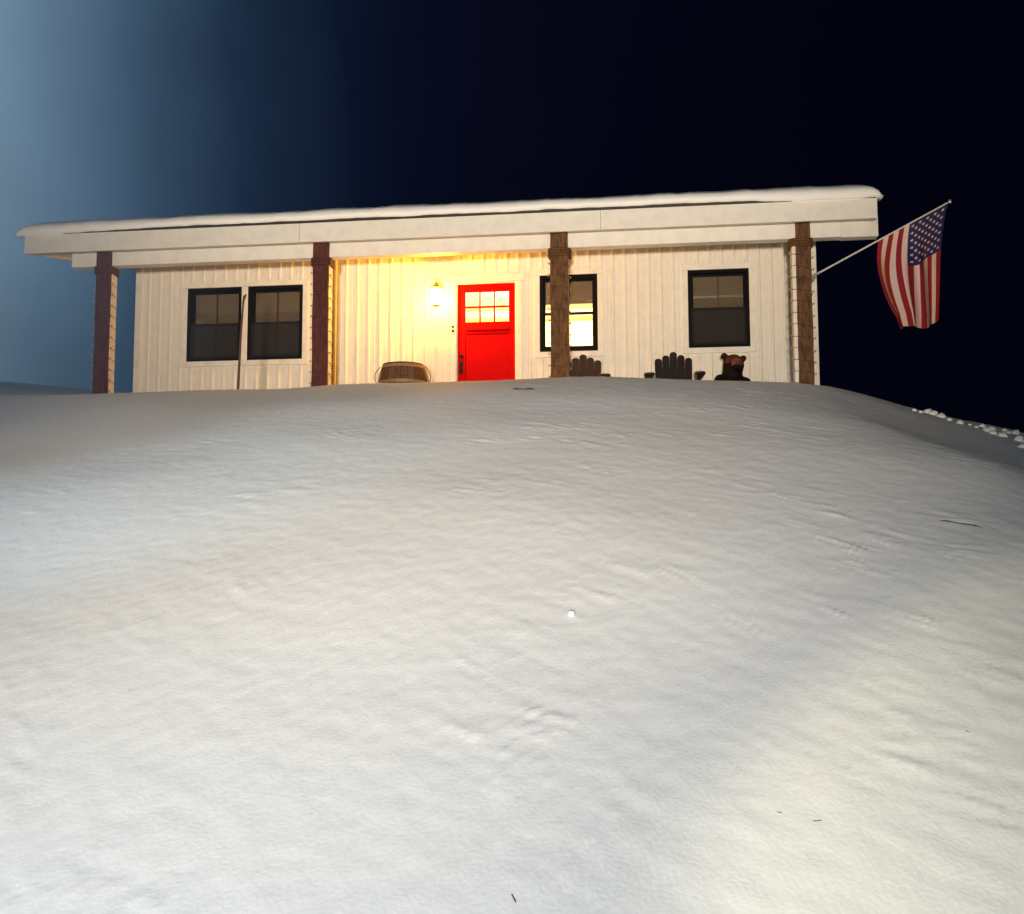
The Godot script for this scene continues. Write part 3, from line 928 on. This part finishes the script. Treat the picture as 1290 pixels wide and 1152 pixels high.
func build_bear() -> void:
	var t := thing("bear_statue", "carved black bear with a brown face sitting on the porch by a chair", "statue", Vector3(3.69, -0.2, 0.74))
	t.rotation = Vector3(0, 0.35, -0.07)
	t.scale = Vector3(1.12, 1.0, 1.1)
	bear_parts = [
		[Vector3(0, 0.17, 0.0), Vector3(0, 0.36, -0.01), 0.19, 0.17, 0.05],
		[Vector3(0, 0.36, 0), Vector3(0, 0.50, 0.0), 0.18, 0.12, 0.06],
		[Vector3(0, 0.55, 0.0), Vector3(0, 0.68, 0.03), 0.125, 0.135, 0.05],
		[Vector3(0.0, 0.73, 0.03), Vector3(0.0, 0.72, 0.04), 0.12, 0.12, 0.03],
		[Vector3(0.01, 0.66, 0.12), Vector3(0.012, 0.645, 0.21), 0.075, 0.055, 0.03],
		[Vector3(-0.132, 0.81, 0.02), Vector3(-0.132, 0.815, 0.03), 0.044, 0.042, 0.022],
		[Vector3(0.132, 0.805, 0.02), Vector3(0.132, 0.81, 0.03), 0.044, 0.042, 0.022],
		[Vector3(-0.17, 0.46, 0.03), Vector3(-0.235, 0.26, 0.10), 0.075, 0.065, 0.05],
		[Vector3(-0.235, 0.26, 0.10), Vector3(-0.17, 0.10, 0.20), 0.062, 0.05, 0.03],
		[Vector3(0.17, 0.46, 0.03), Vector3(0.235, 0.26, 0.10), 0.075, 0.065, 0.05],
		[Vector3(0.235, 0.26, 0.10), Vector3(0.17, 0.10, 0.20), 0.062, 0.05, 0.03],
		[Vector3(-0.12, 0.09, 0.06), Vector3(-0.15, 0.075, 0.28), 0.09, 0.07, 0.04],
		[Vector3(0.12, 0.09, 0.06), Vector3(0.15, 0.075, 0.28), 0.09, 0.07, 0.04]]
	var cell := 0.014
	var lo := Vector3(-0.34, -0.02, -0.24)
	var nx := 49; var ny := 65; var nz := 45
	var val := PackedFloat32Array()
	val.resize(nx * ny * nz)
	for k in nz:
		for j in ny:
			for i in nx:
				val[(k * ny + j) * nx + i] = bear_field(lo + Vector3(i, j, k) * cell)
	var ids := PackedInt32Array()
	ids.resize(nx * ny * nz)
	ids.fill(-1)
	var verts := PackedVector3Array()
	var offs := [0, 1, nx, nx + 1, nx * ny, nx * ny + 1, nx * ny + nx, nx * ny + nx + 1]
	for k in nz - 1:
		for j in ny - 1:
			for i in nx - 1:
				var o := (k * ny + j) * nx + i
				var inside := 0
				for q in offs:
					if val[o + q] < 0.0:
						inside += 1
				if inside == 0 or inside == 8:
					continue
				var s := Vector3.ZERO
				var c := 0
				for e in [[0, 1], [2, 3], [4, 5], [6, 7], [0, 2], [1, 3], [4, 6], [5, 7], [0, 4], [1, 5], [2, 6], [3, 7]]:
					var a := val[o + offs[e[0]]]
					var b := val[o + offs[e[1]]]
					if (a < 0.0) != (b < 0.0):
						var f := a / (a - b)
						var pa := Vector3(e[0] & 1, (e[0] >> 1) & 1, (e[0] >> 2) & 1)
						var pb := Vector3(e[1] & 1, (e[1] >> 1) & 1, (e[1] >> 2) & 1)
						s += pa.lerp(pb, f)
						c += 1
				ids[o] = verts.size()
				verts.append(lo + (Vector3(i, j, k) + s / c) * cell)
	var idx := PackedInt32Array()
	for k in range(1, nz - 1):
		for j in range(1, ny - 1):
			for i in range(1, nx - 1):
				var o := (k * ny + j) * nx + i
				for ax in [[1, nx, nx * ny], [nx, nx * ny, 1], [nx * ny, 1, nx]]:
					var a := val[o] < 0.0
					if a == (val[o + ax[0]] < 0.0):
						continue
					var q := [ids[o], ids[o - ax[1]], ids[o - ax[1] - ax[2]], ids[o - ax[2]]]
					if q.min() < 0:
						continue
					if a:
						idx.append_array([q[0], q[2], q[1], q[0], q[3], q[2]])
					else:
						idx.append_array([q[0], q[1], q[2], q[0], q[2], q[3]])
	var norms := PackedVector3Array()
	var cols := PackedColorArray()
	for v in verts:
		var e := 0.004
		norms.append(Vector3(bear_field(v + Vector3(e, 0, 0)) - bear_field(v - Vector3(e, 0, 0)), bear_field(v + Vector3(0, e, 0)) - bear_field(v - Vector3(0, e, 0)), bear_field(v + Vector3(0, 0, e)) - bear_field(v - Vector3(0, 0, e))).normalized())
		var c := Color(0.012, 0.009, 0.010)
		var n := noise_lump.get_noise_3dv(v * 260.0) * 0.02
		if v.y > 0.69 + n - v.x * 0.12 and v.z > 0.05 and absf(v.x) < 0.13:
			c = Color(0.13, 0.04, 0.02)
		if v.y + n > 0.665 and v.z > 0.145:
			c = Color(0.24, 0.10, 0.06)
		if v.y > 0.79 and absf(v.x) > 0.09:
			c = Color(0.05, 0.018, 0.012)
		cols.append(c)
	var arr := []
	arr.resize(Mesh.ARRAY_MAX)
	arr[Mesh.ARRAY_VERTEX] = verts
	arr[Mesh.ARRAY_NORMAL] = norms
	arr[Mesh.ARRAY_COLOR] = cols
	arr[Mesh.ARRAY_INDEX] = idx
	var m := ArrayMesh.new()
	m.add_surface_from_arrays(Mesh.PRIMITIVE_TRIANGLES, arr)
	part(t, "body", m, M.fur)
	part(t, "nose", lathe([[0.0, -0.02], [0.02, -0.016], [0.026, 0.0], [0.02, 0.014], [0.0, 0.018]], 12), M.chair_dark, Vector3(0.012, 0.665, 0.262))
	for s in [-1, 1]:
		part(t, "eye", lathe([[0.0, -0.012], [0.010, -0.006], [0.012, 0.0], [0.010, 0.006], [0.0, 0.012]], 10), M.metal_dark, Vector3(0.005 + s * 0.05, 0.735, 0.148))

# ------------------------------------------------------------------ the flag
func flag_texture() -> ImageTexture:
	var w := 1235
	var h := 650
	var im := Image.create(w, h, false, Image.FORMAT_RGB8)
	var red := lin(0.27, 0.005, 0.018)
	var white := lin(0.70, 0.52, 0.49)
	var blue := lin(0.010, 0.012, 0.085)
	for i in 13:
		im.fill_rect(Rect2i(0, i * 50, w, 50), red if i % 2 == 0 else white)
	var cw := 494
	var ch := 350
	im.fill_rect(Rect2i(0, 0, cw, ch), blue)
	for row in 9:
		for col in (6 if row % 2 == 0 else 5):
			var cx := cw / 12.0 * (1.0 + col * 2.0 + (row % 2))
			var cy := ch / 10.0 * (row + 1.0)
			var poly := PackedVector2Array()
			for k in 10:
				var r := 20.0 if k % 2 == 0 else 7.64
				var a := -PI / 2 + PI * k / 5.0
				poly.append(Vector2(cx + cos(a) * r, cy + sin(a) * r))
			for y in range(int(cy - 21), int(cy + 22)):
				for x in range(int(cx - 21), int(cx + 22)):
					if Geometry2D.is_point_in_polygon(Vector2(x, y), poly):
						im.set_pixel(x, y, white)
	im.generate_mipmaps()
	return ImageTexture.create_from_image(im)

func build_flag() -> void:
	var base := Vector3(4.80, 1.57, 1.55)
	var tip := on_z(1197, 254, 2.45)
	var t := thing("flag", "United States flag hanging from a slanted white pole on the porch post", "flag", base)
	var along := tip - base
	var pole := part(t, "pole", done(tube([Vector3.ZERO, along * 0.5, along * 0.985], [0.013, 0.012, 0.010], 10)), M.pole)
	part(pole, "finial", lathe([[0.0, -0.03], [0.016, -0.02], [0.022, 0.0], [0.016, 0.02], [0.0, 0.028]], 12), M.silver, along)
	box(t, "bracket", Vector3(-0.052, -0.07, -0.05), Vector3(-0.035, 0.07, 0.05), M.silver)
	part(t, "bracket_socket", done(tube([Vector3(-0.036, -0.016, -0.02), along.normalized() * 0.10], [0.022, 0.018], 10)), M.silver)
	var ns := 72
	var nt := 60
	var v := PackedVector3Array(); var uv := PackedVector2Array(); var idx := PackedInt32Array()
	var side := Vector3(-along.z, 0, along.x).normalized()      # across the pole, level
	var u := Vector3(along.x, 0, along.z).normalized()
	for j in nt + 1:
		var f := float(j) / nt
		for i in ns + 1:
			var s := float(i) / ns                               # 0 at the tip, 1 at the inner corner
			var p := along * lerpf(0.985, 0.492, s) + Vector3(0, -0.012, 0)
			var drop := lerpf(1.52, 1.17, smoothstep(0.0, 1.0, s)) + 0.07 * exp(-pow((s - 0.72) / 0.2, 2.0)) 
			# the free end gathers: the hanging cloth swings inwards from the tip and outwards from the inner corner
			var pull := lerpf(-0.07, 0.20, pow(s, 1.3)) * f * f
			pull += -0.075 * sin(PI * minf(f * 1.15, 1.0)) * pow(s, 1.5)
			pull += -0.07 * (1.0 - exp(-f * 7.0)) * (1.0 - s)
			# a deep fold just outside the middle, softer waves elsewhere
			var open := smoothstep(0.0, 0.55, f)
			var fold := open * (0.14 * sin(TAU * (1.55 * s + 0.12 * f) + 0.5) + 0.045 * sin(TAU * 3.4 * s + 1.5 + 2.0 * f))
			pull += open * f * 0.075 * sin(TAU * (1.9 * (s - 0.52))) * exp(-pow((s - 0.5) / 0.22, 2.0))
			v.append(p + Vector3(0, -drop * f, 0) + u * pull + side * fold)
			uv.append(Vector2(f, s))
	for j in nt:
		for i in ns:
			var a := j * (ns + 1) + i
			idx.append_array([a, a + 1, a + ns + 1, a + 1, a + ns + 2, a + ns + 1])
	var st := SurfaceTool.new()
	st.begin(Mesh.PRIMITIVE_TRIANGLES)
	st.set_smooth_group(1)
	for k in idx:
		st.set_uv(uv[k])
		st.add_vertex(v[k])
	st.generate_normals()
	var m := StandardMaterial3D.new()
	m.albedo_texture = flag_texture()
	m.roughness = 0.8
	m.cull_mode = BaseMaterial3D.CULL_DISABLED
	m.backlight_enabled = true
	m.backlight = Color(0.12, 0.12, 0.12)
	part(t, "cloth", st.commit(), m)

# ------------------------------------------------------------------ small things in the snow
func build_snow_details() -> void:
	# the thin stick between the paired windows
	var foot := on_z(299, 497, 3.3)
	foot.y = ground(foot.x, foot.z) - 0.15
	var knee := on_z(303, 425, 3.3)
	var head := on_z(307, 374, 3.3)
	var s := thing("wooden_stick", "thin brown stick with a forked tip standing upright in the snow", "stick", foot)
	var pts := [Vector3.ZERO, (knee - foot) * 0.5, knee - foot, head - foot]
	part(s, "shaft", done(tube(pts, [0.019, 0.018, 0.016, 0.012], 8)), M.stick)
	part(s, "fork", done(tube([head - foot + Vector3(-0.012, -0.09, 0), head - foot + Vector3(0.01, -0.01, 0), head - foot + Vector3(0.03, 0.03, 0)], [0.013, 0.015, 0.012], 8)), M.stick)
	part(s, "fork", done(tube([head - foot + Vector3(0, -0.05, 0), head - foot + Vector3(-0.008, 0.02, 0)], [0.010, 0.007], 8)), M.stick)
	# clods along the drop at the edge of the slope
	rng.seed = 77
	var spots := [[1170, 520, 0.075], [1176, 522, 0.05], [1152, 517, 0.035], [1186, 525, 0.06], [1196, 529, 0.035], [1210, 533, 0.045], [1222, 535, 0.03], [1238, 537, 0.045], [1247, 543, 0.075], [1252, 546, 0.05], [1263, 549, 0.05], [1271, 545, 0.035], [1280, 546, 0.045], [1285, 555, 0.07], [1288, 563, 0.05], [1266, 542, 0.03], [1230, 538, 0.03], [1160, 519, 0.03]]
	for c in spots:
		var p := on_snow(c[0], c[1] + 1.0)
		var st := new_st()
		var n0 := rng.randi() % 1000
		var r: float = c[2] * rng.randf_range(0.45, 0.75)
		var at := func(i: int, j: int) -> Vector3:
			var a := TAU * (i % 14) / 14.0
			var b := PI * j / 8.0 - PI / 2
			var d := Vector3(cos(a) * cos(b), sin(b), sin(a) * cos(b))
			var k := 1.0 + 0.75 * noise_lump.get_noise_3dv(d * 60.0 + Vector3.ONE * n0)
			return Vector3(d.x * r * 1.25, d.y * r * 0.85, d.z * r) * k
		for i in 14:
			for j in 8:
				smooth_quad(st, at.call(i, j), at.call(i, j + 1), at.call(i + 1, j + 1), at.call(i + 1, j))
		var o := part(self, numbered("snow_clod"), done(st), M.snow, p + Vector3(0, r * 0.2, 0))
		tag(o, "lump of broken snow along the edge where the slope drops off", "snow clod", "snow clods along the edge of the slope")
	# scraps of bark and twig
	var twigs := [[1210, 660, 0.2, 0.25, 0.0035, "dark flat twig half sunk in the snow below the flag"], [660, 491, 0.22, 0.1, 0.008, "small bent twig on the snow crest below the red door"],
		[647, 1133, 0.03, 1.1, 0.0015, "tiny curled dark scrap on the open snow"], [1030, 1036, 0.025, -0.3, 0.0012, "short brown scrap on the warm-lit snow"], [982, 1027, 0.014, 0.2, 0.0011, "tiny grey scrap beside the short brown scrap"], [1219, 923, 0.01, 0.6, 0.0012, "single reddish crumb on the warm-lit snow"]]
	for w in twigs:
		var p := on_snow(w[0], w[1])
		var l: float = w[2]
		var pts2 := []
		for k in 7:
			var a := k / 6.0 - 0.5
			var dx := cos(w[3]) * a * l
			var dz := sin(w[3]) * a * l + l * 0.25 * (a * a)
			pts2.append(Vector3(dx, ground(p.x + dx, p.z + dz) - p.y + w[4] * (0.6 + 0.5 * sin(k * 1.7)), dz))
		var o := part(self, numbered("twig"), done(tube(pts2, [w[4] * 0.5, w[4], w[4] * 0.8, w[4], w[4] * 0.9, w[4], w[4] * 0.4], 6)), M.twig, p)
		tag(o, w[5], "twig")
	# one lump that fell on the open slope
	var q := on_snow(720, 776)
	var st2 := new_st()
	var r2 := 0.012
	for i in 12:
		for j in 8:
			var c4 := []
			for e in [[i, j], [i, j + 1], [i + 1, j + 1], [i + 1, j]]:
				var a: float = TAU * (e[0] % 12) / 12.0
				var b: float = PI * e[1] / 8.0 - PI / 2
				var d := Vector3(cos(a) * cos(b), sin(b), sin(a) * cos(b))
				c4.append(d * r2 * (1.0 + 0.6 * noise_lump.get_noise_3dv(d * 60.0)))
			smooth_quad(st2, c4[0], c4[1], c4[2], c4[3])
	var o2 := part(self, "snow_lump", done(st2), M.snow, q + Vector3(0, 0.003, 0))
	tag(o2, "single small lump of snow in the middle of the open slope", "snow lump")

# ------------------------------------------------------------------ stand-in lamps for headlights and flash, behind the viewer
func standin_lamp(label: String, at: Vector3, aim: Vector3, color: Color, energy: float, cone: float, soft: float, size: float) -> void:
	var g := ground(at.x, at.z)
	var t := thing("standin_lamp", label, "standin_lamp", Vector3(at.x, g, at.z), "stand-in lamps out of view")
	var h := at.y - g
	part(t, "pole", done(tube([Vector3(0, -0.3, 0), Vector3(0, h - 0.12, 0)], [0.03, 0.025], 10)), M.grey_pole)
	var head := Node3D.new()
	head.name = "head"
	t.add_child(head)
	head.position = Vector3(0, h, 0)
	head.look_at_from_position(head.global_position, aim)
	box(head, "housing", Vector3(-0.16, -0.11, 0.02), Vector3(0.16, 0.11, 0.12), M.grey_pole)
	box(head, "lens", Vector3(-0.14, -0.09, 0.005), Vector3(0.14, 0.09, 0.018), glow(color, 4.0))
	var l := SpotLight3D.new()
	l.name = "beam"
	l.light_color = color
	l.light_energy = energy
	l.light_size = size
	l.spot_angle = cone
	l.spot_angle_attenuation = soft
	l.spot_range = 120.0
	l.spot_attenuation = 2.0
	l.shadow_enabled = true
	head.add_child(l)
	l.position = Vector3(0, 0, -0.12)

# a nearly black winter night, blue lens glare painted into one side
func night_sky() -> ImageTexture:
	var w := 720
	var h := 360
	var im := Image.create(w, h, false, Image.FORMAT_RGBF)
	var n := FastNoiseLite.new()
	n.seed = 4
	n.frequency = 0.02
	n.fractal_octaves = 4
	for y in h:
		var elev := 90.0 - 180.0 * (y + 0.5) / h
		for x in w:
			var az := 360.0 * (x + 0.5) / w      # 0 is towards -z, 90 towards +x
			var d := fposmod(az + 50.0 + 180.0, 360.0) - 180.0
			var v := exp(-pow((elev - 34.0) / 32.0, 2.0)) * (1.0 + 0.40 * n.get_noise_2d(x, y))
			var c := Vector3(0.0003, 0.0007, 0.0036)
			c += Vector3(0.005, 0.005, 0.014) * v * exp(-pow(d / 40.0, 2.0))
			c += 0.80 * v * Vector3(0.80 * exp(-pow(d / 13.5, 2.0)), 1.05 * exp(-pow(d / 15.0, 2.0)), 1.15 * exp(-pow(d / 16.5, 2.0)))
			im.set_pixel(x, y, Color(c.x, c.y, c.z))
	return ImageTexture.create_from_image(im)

func _ready() -> void:
	# camera
	var cam := Camera3D.new()
	cam.name = "camera"
	cam.position = EYE
	cam.basis = Basis.from_euler(Vector3(0.09168, 0.12969, -0.003), EULER_ORDER_YXZ)
	cam.fov = rad_to_deg(2.0 * atan(576.0 / FOCAL))
	cam.far = 900.0
	add_child(cam)
	# night sky
	var we := WorldEnvironment.new()
	we.name = "environment"
	var env := Environment.new()
	env.background_mode = Environment.BG_SKY
	var sky := Sky.new()
	var sm := PanoramaSkyMaterial.new()
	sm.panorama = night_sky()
	sky.sky_material = sm
	env.sky = sky
	env.tonemap_mode = Environment.TONE_MAPPER_LINEAR
	env.tonemap_exposure = 1.0
	env.sdfgi_enabled = true
	env.ssao_enabled = true
	env.ssil_enabled = true
	env.volumetric_fog_enabled = true
	env.volumetric_fog_density = 0.0
	we.environment = env
	add_child(we)
	for n in [[noise_drift, 0.4, 2, 11], [noise_streak, 0.9, 4, 23], [noise_fine, 9.0, 3, 5], [noise_lump, 0.05, 4, 8]]:
		n[0].noise_type = FastNoiseLite.TYPE_SIMPLEX_SMOOTH
		n[0].frequency = n[1]
		n[0].fractal_octaves = n[2]
		n[0].seed = n[3]
	build_crest_table()
	make_materials()
	# lamps on poles, added out of view in place of headlights and a flash
	standin_lamp("tall stand-in lamp placed below the slope, throwing white light up at the house", Vector3(2.6, -2.7, 22.5), Vector3(-0.6, 5.5, 0.0), lin(1.0, 0.84, 0.64), 450.0, 27.5, 1.0, 0.4)
	standin_lamp("stand-in headlamp throwing a warm beam across the right of the slope", Vector3(-0.5, -2.1, 18.5), Vector3(4.15, -2.75, 12.6), lin(1.0, 0.84, 0.50), 40.0, 8.5, 0.6, 0.12)
	standin_lamp("stand-in headlamp throwing a cool beam across the left of the slope", Vector3(-5.5, -1.9, 19.0), Vector3(-1.0, -2.2, 10.8), lin(0.52, 0.80, 1.0), 60.0, 11.0, 1.0, 0.12)
	standin_lamp("added lamp throwing a broad cool light down on the foot of the slope", Vector3(0.6, -0.9, 19.6), Vector3(1.9, -3.5, 13.2), lin(0.76, 0.89, 1.0), 30.0, 31.0, 1.0, 0.3)  # extra lamp added to brighten and cool the near snow
	# blue-coloured haze added to imitate lens glare, thickest in its middle
	for k in 4:
		var fog := FogVolume.new()
		fog.name = numbered("glare_haze")
		fog.shape = RenderingServer.FOG_VOLUME_SHAPE_ELLIPSOID
		var r: float = [2.2, 2.9, 3.7, 4.6][k]
		fog.size = Vector3(r * 2.0, 7.0 + k * 1.2, r * 2.0)
		var fm := FogMaterial.new()
		fm.density = [0.034, 0.022, 0.008, 0.0025][k]
		fm.albedo = lin(0.36, 0.55, 1.0)
		fog.material = fm
		fog.position = Vector3(-4.2, 0.6, 9.6)
		add_child(fog)
		tag(fog, "added blue haze imitating lens glare over the slope", "haze", "added glare haze")
		fog.set_meta("kind", "stuff")
	build_snow()
	build_house()
	build_roof_snow()
	build_light_strings()
	build_lantern()
	build_small_wall_things()
	build_chair("brown slatted wooden armchair standing under the lit window", Vector3(1.55, -0.2, 0.92), M.chair_brown, 0.0)
	build_chair("dark slatted wooden armchair standing next to the bear statue", Vector3(2.89, -0.2, 0.92), M.chair_dark, 0.0)
	build_barrel()
	build_bear()
	build_flag()
	build_snow_details()
